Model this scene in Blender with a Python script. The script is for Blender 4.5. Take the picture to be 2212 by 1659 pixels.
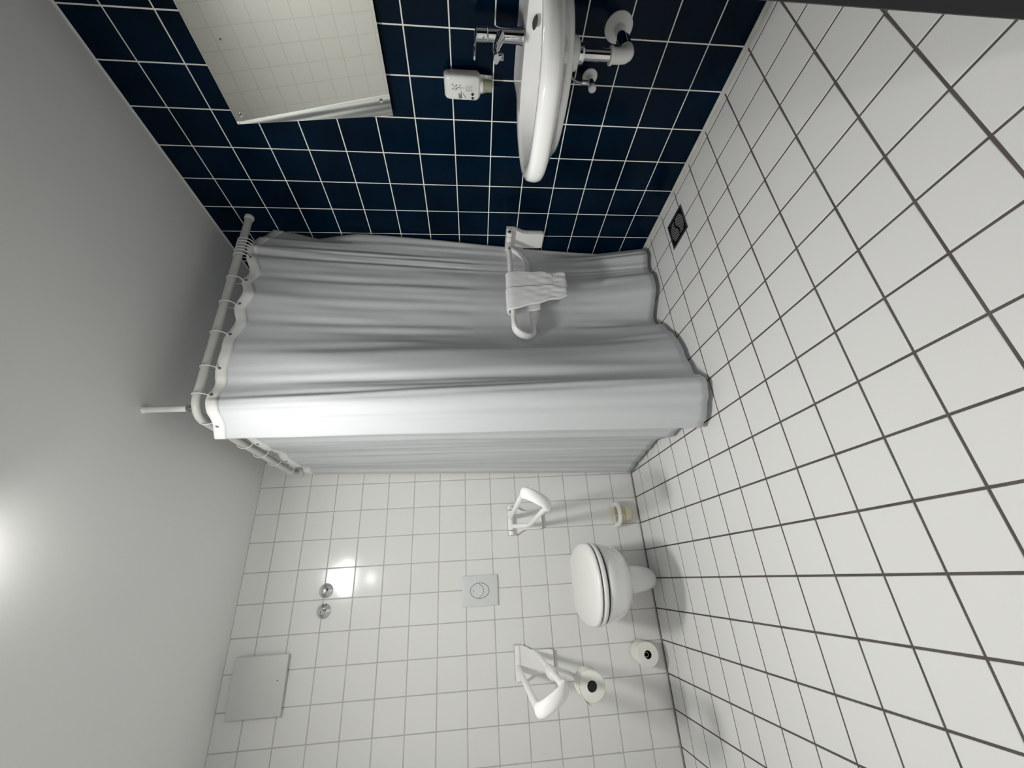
import bpy, bmesh, math, random
from mathutils import Vector, Matrix
random.seed(7)
PI = math.pi
sc = bpy.context.scene
COL = sc.collection
for o in list(bpy.data.objects):
    bpy.data.objects.remove(o)

# ------------------------------------------------------------------ camera
cam = bpy.data.cameras.new('camera')
cam.sensor_fit = 'HORIZONTAL'
cam.sensor_width = 36.0
cam.lens = 888.1732 / 2212.0 * 36.0
cam.clip_start = 0.02
co = bpy.data.objects.new('camera', cam)
COL.objects.link(co)
_r = Vector((-0.05826063, -0.07888571, -0.99517975))     # image right (the photo was taken turned on its side)
_d = Vector((-0.90292192, 0.42939226, 0.01882261))       # image down
_f = Vector((0.42583765, 0.89966624, -0.0962443))        # forward
co.matrix_world = Matrix(((_r.x, -_d.x, -_f.x, -1.67713),
                          (_r.y, -_d.y, -_f.y, -2.56676),
                          (_r.z, -_d.z, -_f.z, 1.00651),
                          (0, 0, 0, 1)))
sc.camera = co

# ------------------------------------------------------------------ world, exposure
w = bpy.data.worlds.new('world')
sc.world = w
w.use_nodes = True
w.node_tree.nodes['Background'].inputs[0].default_value = (0.9, 0.95, 1.0, 1)
w.node_tree.nodes['Background'].inputs[1].default_value = 0.02
vs = sc.view_settings
vs.view_transform = 'Standard'
vs.look = 'None'
vs.exposure = 0.0
vs.gamma = 1.0
vs.use_curve_mapping = False
LAMP_POWER = 24.8
LAMP_COLOR = (1.0, 0.992, 0.955)
LAMP_POS = (-1.59, -1.60)
sc.cycles.diffuse_bounces = 5
sc.cycles.max_bounces = 8
sc.cycles.glossy_bounces = 3
sc.cycles.caustics_refractive = False
sc.cycles.caustics_reflective = False

# ------------------------------------------------------------------ materials
MATS = {}
def mat(name, col, rough=0.5, spec=0.5, metal=0.0, bump=0.0, bscale=200.0, var=0.0, vscale=6.0,
        trans=0.0, emis=0.0, sub=0.0, coat=0.0, wave=None, rvar=0.0, detail=2.0):
    m = bpy.data.materials.new(name)
    m.use_nodes = True
    nt = m.node_tree
    b = nt.nodes['Principled BSDF']
    b.inputs['Base Color'].default_value = (*col, 1)
    b.inputs['Roughness'].default_value = rough
    b.inputs['Specular IOR Level'].default_value = spec
    b.inputs['Metallic'].default_value = metal
    if trans: b.inputs['Transmission Weight'].default_value = trans
    if coat: b.inputs['Coat Weight'].default_value = coat
    if emis:
        b.inputs['Emission Color'].default_value = (*col, 1)
        b.inputs['Emission Strength'].default_value = emis
    tc = nt.nodes.new('ShaderNodeTexCoord')
    geo = nt.nodes.new('ShaderNodeNewGeometry')
    if var:
        n = nt.nodes.new('ShaderNodeTexNoise')
        n.inputs['Scale'].default_value = vscale
        n.inputs['Detail'].default_value = 4
        nt.links.new(geo.outputs['Position'], n.inputs['Vector'])
        r = nt.nodes.new('ShaderNodeValToRGB')
        r.color_ramp.elements[0].position = 0.3
        r.color_ramp.elements[1].position = 0.7
        r.color_ramp.elements[0].color = (*[c * (1 - var) for c in col], 1)
        r.color_ramp.elements[1].color = (*[min(1, c * (1 + var)) for c in col], 1)
        nt.links.new(n.outputs['Fac'], r.inputs['Fac'])
        nt.links.new(r.outputs['Color'], b.inputs['Base Color'])
    if bump:
        n = nt.nodes.new('ShaderNodeTexNoise')
        n.inputs['Scale'].default_value = bscale
        n.inputs['Detail'].default_value = detail
        nt.links.new(geo.outputs['Position'], n.inputs['Vector'])
        bp = nt.nodes.new('ShaderNodeBump')
        bp.inputs['Strength'].default_value = bump
        bp.inputs['Distance'].default_value = 0.002
        nt.links.new(n.outputs['Fac'], bp.inputs['Height'])
        nt.links.new(bp.outputs['Normal'], b.inputs['Normal'])
    MATS[name] = m
    return m

mat('tile_white', (0.79, 0.79, 0.78), 0.12, 0.45)
mat('tile_blue', (0.0003, 0.0075, 0.0205), 0.16, 0.10, var=0.35, vscale=4.0)
mat('tile_floor', (0.72, 0.72, 0.715), 0.42, 0.35)
mat('grout_light', (0.50, 0.50, 0.47), 0.8, 0.2, var=0.08, vscale=9)
mat('grout_pale', (0.66, 0.66, 0.63), 0.8, 0.2)
mat('grout_white', (0.86, 0.86, 0.80), 0.8, 0.2, var=0.06, vscale=9)
mat('grout_dark', (0.10, 0.088, 0.082), 0.85, 0.2, var=0.18, vscale=9)
mat('silicone', (0.50, 0.50, 0.46), 0.5, 0.3, var=0.15, vscale=12)
mat('silicone_white', (0.72, 0.72, 0.69), 0.5, 0.3)
mat('ceiling_paint', (0.86, 0.865, 0.85), 0.75, 0.25, var=0.015, vscale=1.5)
mat('ceramic', (0.87, 0.87, 0.865), 0.07, 0.5, coat=0.3)
mat('white_plastic', (0.80, 0.80, 0.78), 0.28, 0.45)
mat('white_metal', (0.88, 0.88, 0.865), 0.24, 0.45)
mat('panel_white', (0.66, 0.66, 0.65), 0.45, 0.35)
mat('plate_white', (0.68, 0.70, 0.70), 0.25, 0.4)
mat('chrome', (0.72, 0.73, 0.75), 0.07, 0.5, 1.0)
mat('steel_dull', (0.30, 0.30, 0.31), 0.35, 0.5, 0.9)
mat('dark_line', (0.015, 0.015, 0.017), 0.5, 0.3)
mat('grey_line', (0.12, 0.125, 0.13), 0.5, 0.3)
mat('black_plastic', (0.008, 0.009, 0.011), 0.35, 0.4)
mat('mirror', (0.82, 0.82, 0.76), 0.02, 0.5, 1.0)
mat('mirror_edge', (0.45, 0.48, 0.44), 0.3, 0.5)
mat('rod_paint', (0.70, 0.70, 0.67), 0.35, 0.4)
mat('ring_plastic', (0.78, 0.78, 0.75), 0.35, 0.4)
mat('paper', (0.80, 0.795, 0.745), 0.9, 0.1, bump=0.25, bscale=500)
mat('towel', (0.92, 0.925, 0.93), 0.95, 0.1, bump=0.9, bscale=650, detail=3)
mat('towel_band', (0.76, 0.76, 0.77), 0.85, 0.15, bump=0.3, bscale=400)
mat('dark_door', (0.010, 0.009, 0.011), 0.45, 0.35, bump=0.06, bscale=60)
mat('dark_frame', (0.012, 0.011, 0.012), 0.45, 0.3)
mat('grate_dark', (0.004, 0.004, 0.007), 0.8, 0.08)
mat('grate_bar', (0.45, 0.45, 0.46), 0.5, 0.4)
mat('yellow_cup', (0.86, 0.82, 0.62), 0.12, 0.4)
def see_through(m, fac):
    nt = m.node_tree
    b_ = nt.nodes['Principled BSDF']
    tr_ = nt.nodes.new('ShaderNodeBsdfTransparent')
    tr_.inputs['Color'].default_value = (0.985, 0.975, 0.93, 1)
    mx = nt.nodes.new('ShaderNodeMixShader')
    mx.inputs['Fac'].default_value = fac
    nt.links.new(tr_.outputs[0], mx.inputs[1])
    nt.links.new(b_.outputs[0], mx.inputs[2])
    nt.links.new(mx.outputs[0], nt.nodes['Material Output'].inputs['Surface'])
see_through(MATS['yellow_cup'], 0.03)
mat('yellow_back', (0.74, 0.73, 0.62), 0.4, 0.4)
mat('nozzle', (0.33, 0.35, 0.25), 0.25, 0.4, trans=0.15)
mat('print_green', (0.06, 0.075, 0.05), 0.6, 0.2)
mat('print_pale', (0.34, 0.36, 0.27), 0.6, 0.2)
mat('print_dark', (0.03, 0.03, 0.03), 0.6, 0.2)
mat('print_brown', (0.035, 0.018, 0.018), 0.6, 0.2)
mat('reflected_spot', (0.22, 0.07, 0.05), 0.8, 0.1)
mat('opal', (1.0, 0.992, 0.955), 0.4, 0.3, emis=9.0)
MATS['opal'].cycles.emission_sampling = 'NONE'
mat('corridor_paint', (0.6, 0.6, 0.58), 0.8, 0.2)

def curtain_mat(name, col, tr):
    m = bpy.data.materials.new(name)
    m.use_nodes = True
    nt = m.node_tree
    b = nt.nodes['Principled BSDF']
    b.inputs['Base Color'].default_value = (*col, 1)
    b.inputs['Roughness'].default_value = 0.55
    b.inputs['Specular IOR Level'].default_value = 0.3
    t = nt.nodes.new('ShaderNodeBsdfTranslucent')
    t.inputs['Color'].default_value = (*col, 1)
    mx = nt.nodes.new('ShaderNodeMixShader')
    mx.inputs['Fac'].default_value = tr
    out = nt.nodes['Material Output']
    geo = nt.nodes.new('ShaderNodeNewGeometry')
    mp = nt.nodes.new('ShaderNodeMapping')
    mp.inputs['Scale'].default_value = (9, 9, 1.6)
    n = nt.nodes.new('ShaderNodeTexNoise')
    n.inputs['Scale'].default_value = 2.4
    n.inputs['Detail'].default_value = 5
    n.inputs['Distortion'].default_value = 0.8
    nt.links.new(geo.outputs['Position'], mp.inputs['Vector'])
    nt.links.new(mp.outputs['Vector'], n.inputs['Vector'])
    bp = nt.nodes.new('ShaderNodeBump')
    bp.inputs['Strength'].default_value = 0.22
    bp.inputs['Distance'].default_value = 0.006
    nt.links.new(n.outputs['Fac'], bp.inputs['Height'])
    nt.links.new(bp.outputs['Normal'], b.inputs['Normal'])
    nt.links.new(b.outputs[0], mx.inputs[1])
    nt.links.new(t.outputs[0], mx.inputs[2])
    nt.links.new(mx.outputs[0], out.inputs['Surface'])
    MATS[name] = m
curtain_mat('curtain', (0.865, 0.885, 0.90), 0.44)
curtain_mat('curtain_hem', (0.88, 0.88, 0.87), 0.06)

# ------------------------------------------------------------------ helpers
WLOC = {}
def tag(o, label=None, cat=None, group=None, kind=None):
    if label: o['label'] = label
    if cat: o['category'] = cat
    if group: o['group'] = group
    if kind: o['kind'] = kind
    return o

def thing(name, label, cat, loc, group=None):
    o = bpy.data.objects.new(name, None)
    o.empty_display_size = 0.05
    COL.objects.link(o)
    o.location = loc
    WLOC[o.name] = Vector(loc)
    return tag(o, label, cat, group)

def place(name, me, parent, c):
    o = bpy.data.objects.new(name, me)
    COL.objects.link(o)
    if parent is not None:
        o.parent = parent
        o.location = c - WLOC[parent.name]
    else:
        o.location = c
    WLOC[o.name] = Vector(c)
    return o

def bm_obj(name, bm, m, parent=None, smooth=True, angle=38, label=None):
    bmesh.ops.recalc_face_normals(bm, faces=bm.faces)
    if smooth:
        a = math.radians(angle)
        for f in bm.faces: f.smooth = True
        for e in bm.edges:
            if len(e.link_faces) == 2:
                e.smooth = e.calc_face_angle(0) < a
    lo = Vector([min(v.co[i] for v in bm.verts) for i in range(3)])
    hi = Vector([max(v.co[i] for v in bm.verts) for i in range(3)])
    c = (lo + hi) / 2
    bmesh.ops.translate(bm, verts=bm.verts, vec=-c)
    me = bpy.data.meshes.new(name)
    bm.to_mesh(me)
    bm.free()
    me.materials.append(MATS[m])
    o = place(name, me, parent, c)
    if label: o['label'] = label
    return o

def box(bm, lo, hi, bev=0.0, seg=2):
    t = bmesh.new()
    vs_ = [t.verts.new((x, y, z)) for x in (lo[0], hi[0]) for y in (lo[1], hi[1]) for z in (lo[2], hi[2])]
    for q in ((0, 1, 3, 2), (4, 6, 7, 5), (0, 4, 5, 1), (2, 3, 7, 6), (0, 2, 6, 4), (1, 5, 7, 3)):
        t.faces.new([vs_[i] for i in q])
    if bev:
        bmesh.ops.bevel(t, geom=list(t.edges), offset=bev, segments=seg, profile=0.5, affect='EDGES')
    merge(bm, t)

def merge(bm, t):
    mp = {v: bm.verts.new(v.co) for v in t.verts}
    for f in t.faces:
        bm.faces.new([mp[v] for v in f.verts])
    t.free()

def loft(bm, rings, closed=True, cap0=True, cap1=True):
    R = [[bm.verts.new(p) for p in r] for r in rings]
    n = len(R[0])
    for a, b in zip(R[:-1], R[1:]):
        for i in range(n if closed else n - 1):
            j = (i + 1) % n
            bm.faces.new((a[i], a[j], b[j], b[i]))
    if closed and cap0: bm.faces.new(R[0][::-1])
    if closed and cap1: bm.faces.new(R[-1])

def tube(bm, path, rad, n=14, ref=None, caps=True, closed=False):
    """sweep; rad: number, or list of numbers / (a, b) half axes with a along ref"""
    P = [Vector(p) for p in path]
    L = len(P)
    rings = []
    N = None
    for i, p in enumerate(P):
        if closed:
            t = (P[(i + 1) % L] - P[i - 1]).normalized()
        else:
            t = (P[min(i + 1, L - 1)] - P[max(i - 1, 0)]).normalized()
        if ref is not None:
            N = (Vector(ref) - t * t.dot(Vector(ref))).normalized()
        elif N is None:
            N = t.orthogonal().normalized()
        else:
            N = (N - t * t.dot(N)).normalized()
        B = t.cross(N)
        r = rad[i] if isinstance(rad, (list, tuple)) and len(rad) == L else rad
        a, b = r if isinstance(r, (tuple, list)) else (r, r)
        rings.append([p + N * (a * math.cos(2 * PI * k / n)) + B * (b * math.sin(2 * PI * k / n)) for k in range(n)])
    if closed:
        rings.append(rings[0])
        loft(bm, rings, cap0=False, cap1=False)
        bmesh.ops.remove_doubles(bm, verts=bm.verts, dist=1e-6)
    else:
        loft(bm, rings, cap0=caps, cap1=caps)

def lathe(bm, prof, origin, axis, n=32, cap0=True, cap1=True):
    """prof: list of (radius, height along axis)"""
    ax = Vector(axis).normalized()
    u = ax.orthogonal().normalized()
    v = ax.cross(u)
    o = Vector(origin)
    rings = [[o + ax * h + (u * math.cos(2 * PI * k / n) + v * math.sin(2 * PI * k / n)) * max(r, 1e-5) for k in range(n)] for r, h in prof]
    loft(bm, rings, cap0=cap0, cap1=cap1)

def crom(pts, n):
    """Catmull-Rom resample of a polyline of vectors, n samples"""
    P = [Vector(p) for p in pts]
    m = len(P) - 1
    out = []
    for k in range(n):
        t = k * m / (n - 1)
        i = min(int(t), m - 1)
        u = t - i
        p0 = P[i - 1] if i > 0 else P[0] * 2 - P[1]
        p1, p2 = P[i], P[i + 1]
        p3 = P[i + 2] if i + 2 <= m else P[m] * 2 - P[m - 1]
        out.append(0.5 * (2 * p1 + (p2 - p0) * u + (2 * p0 - 5 * p1 + 4 * p2 - p3) * u * u + (3 * p1 - p0 - 3 * p2 + p3) * u ** 3))
    return out

def one(name, m, parent, fn, smooth=True, angle=38, label=None):
    bm = bmesh.new()
    fn(bm)
    return bm_obj(name, bm, m, parent, smooth, angle, label)

def lerp(a, b, t): return a + (b - a) * t
def table(tb, x):
    if x <= tb[0][0]: return tb[0][1]
    for (a, fa), (b, fb) in zip(tb[:-1], tb[1:]):
        if x <= b: return fa + (fb - fa) * (x - a) / (b - a)
    return tb[-1][1]

# ------------------------------------------------------------------ room shell
T = 0.153
H = 2.265
XL = -2.66
YF = -3.10
H0 = -0.0684 * T
GD = 0.0016      # grout depth below the tile face

def slab(name, lo, hi, m, kind='structure'):
    o = one(name, m, None, lambda bm: box(bm, lo, hi), smooth=False)
    o['kind'] = kind
    return o

wall_right = slab('wall_right', (GD, YF - 0.1, -0.1), (0.12, 0.12, H + 0.1), 'grout_white')
wall_back = slab('wall_back', (XL - 0.1, GD, -0.1), (GD, 0.12, H + 0.1), 'grout_light')
floor = slab('floor', (XL - 0.1, YF - 1.6, -0.12), (GD, GD, -GD), 'grout_dark')
ceiling = slab('ceiling', (XL - 0.1, YF - 1.6, H), (GD, GD, H + 0.1), 'ceiling_paint')
wall_left = slab('wall_left', (XL - 0.12, YF - 0.1, -GD), (XL - GD, GD, H), 'grout_pale')
DX0, DX1, DH = -1.80, -0.95, 2.06
def fw(bm):
    box(bm, (XL - GD, YF - 0.12, -GD), (DX0, YF - GD, H))
    box(bm, (DX1, YF - 0.12, -GD), (GD, YF - GD, H))
    box(bm, (DX0, YF - 0.12, DH), (DX1, YF - GD, H))
wall_front = one('wall_front', 'grout_light', None, fw, smooth=False)
wall_front['kind'] = 'structure'
def corr(bm):
    box(bm, (XL, YF - 1.6, -GD), (0, YF - 1.5, H))
    box(bm, (XL - 0.1, YF - 1.6, -GD), (XL, YF - 0.12, H))
    box(bm, (0, YF - 1.6, -GD), (0.1, YF - 0.12, H))
cw = one('wall_corridor', 'corridor_paint', None, corr, smooth=False)
cw['kind'] = 'structure'

AX = {'right': (Vector((0, 1, 0)), Vector((0, 0, 1)), Vector((-1, 0, 0))),
      'back': (Vector((1, 0, 0)), Vector((0, 0, 1)), Vector((0, -1, 0))),
      'floor': (Vector((1, 0, 0)), Vector((0, 1, 0)), Vector((0, 0, 1))),
      'left': (Vector((0, 1, 0)), Vector((0, 0, 1)), Vector((1, 0, 0))),
      'front': (Vector((1, 0, 0)), Vector((0, 0, 1)), Vector((0, 1, 0)))}
TCACHE = {}
def tile_geo(bm, side, c, wd, ht, ch=0.0016, th=0.0055):
    u, v, n = AX[side]
    loops = [(wd / 2, ht / 2, -th), (wd / 2, ht / 2, -ch), (wd / 2 - ch * .45, ht / 2 - ch * .45, -ch * .3),
             (wd / 2 - ch * 1.3, ht / 2 - ch * 1.3, 0)]
    R = []
    for a, b, d in loops:
        R.append([c + u * (a * s) + v * (b * t) + n * d for s, t in ((-1, -1), (1, -1), (1, 1), (-1, 1))])
    loft(bm, R, cap0=False, cap1=True)

def tile_obj(side, parent, c, wd, ht, m):
    key = (side, round(wd, 4), round(ht, 4), m)
    me = TCACHE.get(key)
    if me is None:
        bm = bmesh.new()
        tile_geo(bm, side, Vector((0, 0, 0)), wd, ht)
        bmesh.ops.recalc_face_normals(bm, faces=bm.faces)
        nn = AX[side][2]
        if max(bm.faces, key=lambda f: f.calc_area()).normal.dot(nn) < 0:
            bmesh.ops.reverse_faces(bm, faces=bm.faces)
        for f in bm.faces: f.smooth = f.calc_area() < 1e-3
        me = bpy.data.meshes.new('tile')
        bm.to_mesh(me)
        bm.free()
        me.materials.append(MATS[m])
        TCACHE[key] = me
    o = place('tile', me, parent, c)
    o.rotation_euler = [random.gauss(0, 0.0012) for _ in range(3)]
    return o

def spans(lines, lo, hi, g):
    L = [lo] + [x for x in sorted(lines) if lo + 0.012 < x < hi - 0.012] + [hi]
    out = []
    for i, (a, b) in enumerate(zip(L[:-1], L[1:])):
        out.append((a + (g / 2 if i else 0), b - (g / 2 if i < len(L) - 2 else 0)))
    return out

def tiled(side, parent, us, vs_, plane, m, show, skip=None):
    """one object for each tile the photo shows, the rest joined"""
    rest = bmesh.new()
    cnt = 0
    for ua, ub in us:
        for va, vb in vs_:
            cu, cv = (ua + ub) / 2, (va + vb) / 2
            if skip and skip(cu, cv): continue
            u, v, n = AX[side]
            c = u * cu + v * cv + Vector(plane)
            if show(cu, cv):
                tile_obj(side, parent, c, ub - ua, vb - va, m)
                cnt += 1
            else:
                tile_geo(rest, side, c, ub - ua, vb - va)
    if len(rest.verts):
        o = bm_obj('tile_field', rest, m, parent, smooth=False)
        o['kind'] = 'stuff'
    else:
        rest.free()
    return cnt

zl = [H0 + j * T for j in range(1, 16)]
yl = [-5.9095 * T - (n - 6) * T for n in range(0, 27)]
xl = [-0.2664 * T - m_ * T for m_ in range(0, 20)]
yfl = [0.0787 * T - r * T for r in range(1, 22)]
GW, GF = 0.0046, 0.0062
zs = spans(zl, 0.010, H - 0.004, GW)
n1 = tiled('right', wall_right, spans(yl, YF, -0.004, GW), zs, (0, 0, 0), 'tile_blue',
           lambda y, z: -2.35 < y < -0.62)
n2 = tiled('back', wall_back, spans(xl, XL, -0.004, GW), spans(zl, 0.004, H - 0.002, GW), (0, 0, 0), 'tile_white',
           lambda x, z: -2.75 < x < -0.95)
n3 = tiled('floor', floor, spans(xl, XL, -0.012, GF), spans(yfl, YF, -0.012, GF), (0, 0, 0), 'tile_floor',
           lambda x, y: -2.75 < x and y > -2.45 and not (x > -0.95 and y > -0.7) and y > -1.45 - 0.75 * (x + 2.75))
tiled('left', wall_left, spans(yl, YF, -0.004, GW), spans(zl, 0.004, H - 0.002, GW), (XL, 0, 0), 'tile_white', lambda a, b: False)
tiled('front', wall_front, spans(xl, XL, -0.004, GW), spans(zl, 0.004, H - 0.002, GW), (0, YF, 0), 'tile_white', lambda a, b: False,
      skip=lambda x, z: DX0 - 0.14 < x < DX1 + 0.14 and z < DH + 0.1)
print('tiles', n1, n2, n3)

def bead(bm, a, b, n1_, n2_, r):
    """concave sealant bead along an inside corner a-b"""
    A, B, p, q = Vector(a), Vector(b), Vector(n1_) * r, Vector(n2_) * r
    prof = [Vector((0, 0, 0)), p] + [p * (1 - math.sin(t)) * 1.0 + q * (1 - math.cos(t)) for t in (PI / 6, PI / 3)] + [q]
    loft(bm, [[A + x for x in prof], [B + x for x in prof]])
t1 = one('trim_1', 'silicone', None, lambda bm: bead(bm, (-0.0002, YF, -0.001), (-0.0002, 0, -0.001), (-1, 0, 0), (0, 0, 1), 0.0125))
tag(t1, kind='structure')
t2 = one('trim_2', 'silicone_white', None, lambda bm: bead(bm, (-0.0002, YF, H), (-0.0002, 0, H), (-1, 0, 0), (0, 0, -1), 0.007))
tag(t2, kind='structure')

# dark open door leaf beside the camera, hinged on the front wall
door = thing('door_1', 'dark open door leaf standing at the right edge of the room', 'door', (-0.93, YF + 0.02, 0.0))
door['kind'] = 'structure'
del door['category']
DE = -2.300
leaf_ = one('door_leaf', 'dark_door', door, lambda bm: box(bm, (-0.95, YF + 0.02, 0.008), (-0.91, DE, DH - 0.01), 0.002, 1))
def dh(bm):
    tube(bm, [(-0.95, DE - 0.07, 1.03), (-1.0, DE - 0.07, 1.03)], 0.009)
    tube(bm, [(-1.0, DE - 0.06, 1.03), (-1.0, DE - 0.19, 1.03)], 0.009)
one('door_handle', 'chrome', leaf_, dh)
def dfr(bm):
    box(bm, (DX0 - 0.06, YF - 0.13, 0), (DX0, YF + 0.012, DH + 0.06))
    box(bm, (DX1, YF - 0.13, 0), (DX1 + 0.06, YF + 0.012, DH + 0.06))
    box(bm, (DX0, YF - 0.13, DH), (DX1, YF + 0.012, DH + 0.06))
df = one('trim_3', 'dark_frame', None, dfr, smooth=False)
tag(df, kind='structure')

# ------------------------------------------------------------------ ceiling lamp (just outside the frame; lights the room)
lamp = thing('ceiling_lamp', 'round opal dome lamp mounted on the ceiling', 'lamp', (*LAMP_POS, H))
LX, LY = LAMP_POS
LX, LY = LAMP_POS
LR = 0.118
one('base', 'white_metal', lamp, lambda bm: lathe(bm, [(LR + 0.008, 0), (LR + 0.008, -0.004), (0.02, -0.0045)], (LX, LY, H), (0, 0, 1), 40))
def skirt(bm):
    # opaque housing ring with one open slot towards the toilet wall
    n, half_ang = 60, 0.30
    a0, a1 = PI / 2 - 0.10 + half_ang, PI / 2 - 0.10 + 2 * PI - half_ang
    prof = [(LR + 0.008, -0.004), (LR + 0.008, -0.097), (LR + 0.004, -0.097), (LR + 0.004, -0.004)]
    rings = []
    for k in range(n):
        t = lerp(a0, a1, k / (n - 1))
        rings.append([Vector((LX + r_ * math.cos(t), LY + r_ * math.sin(t), H + h)) for r_, h in prof])
    loft(bm, rings)
one('housing', 'white_metal', lamp, skirt)
def dome(bm):
    lathe(bm, [(LR, -0.058), (LR, -0.064)] + [(LR * math.cos(a), -0.064 - 0.042 * math.sin(a)) for a in [PI / 2 * k / 10 for k in range(1, 11)]], (LX, LY, H), (0, 0, 1), 40, cap0=True)
one('shade', 'opal', lamp, dome)
def lamp_light(name, parent, loc, power, shape, sx, sy=None, rot=(0, 0, 0)):
    l = bpy.data.lights.new(name, 'AREA')
    l.shape = shape
    l.size = sx
    if sy: l.size_y = sy
    l.energy = power
    l.color = LAMP_COLOR
    o = bpy.data.objects.new(name, l)
    COL.objects.link(o)
    o.parent = parent
    o.location = Vector(loc) - WLOC[parent.name]
    o.rotation_euler = rot
    return o
lamp_light('light_source', lamp, (LX, LY, H - 0.1075), LAMP_POWER, 'DISK', 2 * LR)
# the light that leaks out of the slot in the housing and grazes the ceiling
lamp_light('slot_light', lamp, (LX + 0.008, LY + LR - 0.05, H - 0.030), LAMP_POWER * 0.11, 'RECTANGLE', 0.07, 0.03, (PI / 2, 0, -0.1))
# second, smaller light by the door behind the camera
l2 = thing('ceiling_lamp', 'small flat round ceiling lamp near the door', 'lamp', (-1.59, -2.86, H))
one('base', 'white_metal', l2, lambda bm: lathe(bm, [(0.062, 0), (0.062, -0.030), (0.056, -0.034)], (-1.59, -2.86, H), (0, 0, 1), 36))
one('shade', 'opal', l2, lambda bm: lathe(bm, [(0.053, -0.030), (0.053, -0.035), (0.044, -0.040), (0.025, -0.043), (0.002, -0.044)], (-1.59, -2.86, H), (0, 0, 1), 36))

lamp_light('light_source', l2, (-1.59, -2.86, H - 0.0445), LAMP_POWER * 0.17, 'DISK', 0.106)

# ------------------------------------------------------------------ mirror (tilted forward at the top)
MY1, MY0 = -1.537, -2.24
b0, b1 = Vector((-0.022, 0, 1.294)), Vector((-0.113, 0, 1.846))
mir = thing('wall_mirror', 'frameless rectangular mirror tilted forward on the dark blue wall', 'mirror', (0, (MY0 + MY1) / 2, 1.294))
up = (b1 - b0).normalized()
nrm = Vector((-up.z, 0, up.x))            # faces the room, a little downwards
def glass(bm):
    R_ = []
    for d in (-0.005, 0.0):
        R_.append([b0 + nrm * d + Vector((0, MY0, 0)), b0 + nrm * d + Vector((0, MY1, 0)),
                   b1 + nrm * d + Vector((0, MY1, 0)), b1 + nrm * d + Vector((0, MY0, 0))])
    loft(bm, R_)
one('glass', 'mirror', mir, glass, smooth=False)
hh = (b1 - b0).length
for yy in (MY1 - 0.055, MY0 + 0.055):
    for k in (0.06, 0.955):
        p = b0 + up * (hh * k) + Vector((0, yy, 0))
        sp = 0.055 if k < 0.5 else 0.03
        p = b0 + up * (hh * k) + Vector((0, MY1 - sp if yy > -1.9 else MY0 + sp, 0))
        scr = one('screw', 'chrome', mir, lambda bm: lathe(bm, [(0.009, 0), (0.009, 0.003), (0.006, 0.007), (0.001, 0.008)], p, nrm, 16), label='chrome screw head')
        q = p.copy(); q.x = 0
        one('spacer', 'white_plastic', scr, lambda bm: tube(bm, [(0.0, p.y, p.z), (p.x + 0.006, p.y, p.z)], 0.008, 10))
p = b0 + up * (hh * 0.865) + Vector((0, -1.80, 0))
one('spot', 'reflected_spot', mir, lambda bm: lathe(bm, [(0.003, 0.0), (0.003, 0.0005), (0.001, 0.0008)], p, nrm, 12), label='small reddish reflection painted on the glass')  # reddish disc painted in place of a small reflection in the mirror

# ------------------------------------------------------------------ washbasin
SC = -1.855
sink = thing('washbasin', 'white ceramic washbasin hung on the dark blue wall', 'washbasin', (0, SC, 0.66))
OUT = [(0.0, 0.0), (0.0, 0.13), (0.0, 0.225), (-0.035, 0.25), (-0.10, 0.277), (-0.19, 0.289), (-0.28, 0.29), (-0.37, 0.279), (-0.44, 0.257),
       (-0.505, 0.217), (-0.55, 0.165), (-0.575, 0.10), (-0.583, 0.0)]
INN = [(-0.135, 0.0), (-0.137, 0.10), (-0.148, 0.165), (-0.175, 0.212), (-0.215, 0.24), (-0.265, 0.25), (-0.32, 0.25), (-0.38, 0.24), (-0.43, 0.218),
       (-0.475, 0.18), (-0.51, 0.13), (-0.53, 0.07), (-0.536, 0.0)]
NH = 33
def half(tb): return crom([Vector((a, b, 0)) for a, b in tb], NH)
HO, HI = half(OUT), half(INN)
def ring(h, z, s=1.0, c=(-0.30, 0), off=0.0):
    """full ring from a half outline; z number or function of x"""
    pts = []
    for i, p in enumerate(h):
        pts.append((p.x, p.y))
    pts = pts + [(x, -y) for x, y in pts[-2:0:-1]]
    out = []
    for x, y in pts:
        X = c[0] + (x - c[0]) * s
        Y = c[1] + (y - c[1]) * s
        X = min(X, -0.0005)
        out.append(Vector((X, SC + Y, z(X, Y) if callable(z) else z)))
    return out
def mixh(a, b, t): return [p.lerp(q, t) for p, q in zip(a, b)]
def ztop(x, y):
    # deck at the wall rises to a low ledge
    k = max(0, 1 + x / 0.05)
    e = max(0.0, min(1.0, (0.235 - abs(y)) / 0.06))
    return 0.822 + 0.018 * min(1, k * 1.4) * e
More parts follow.
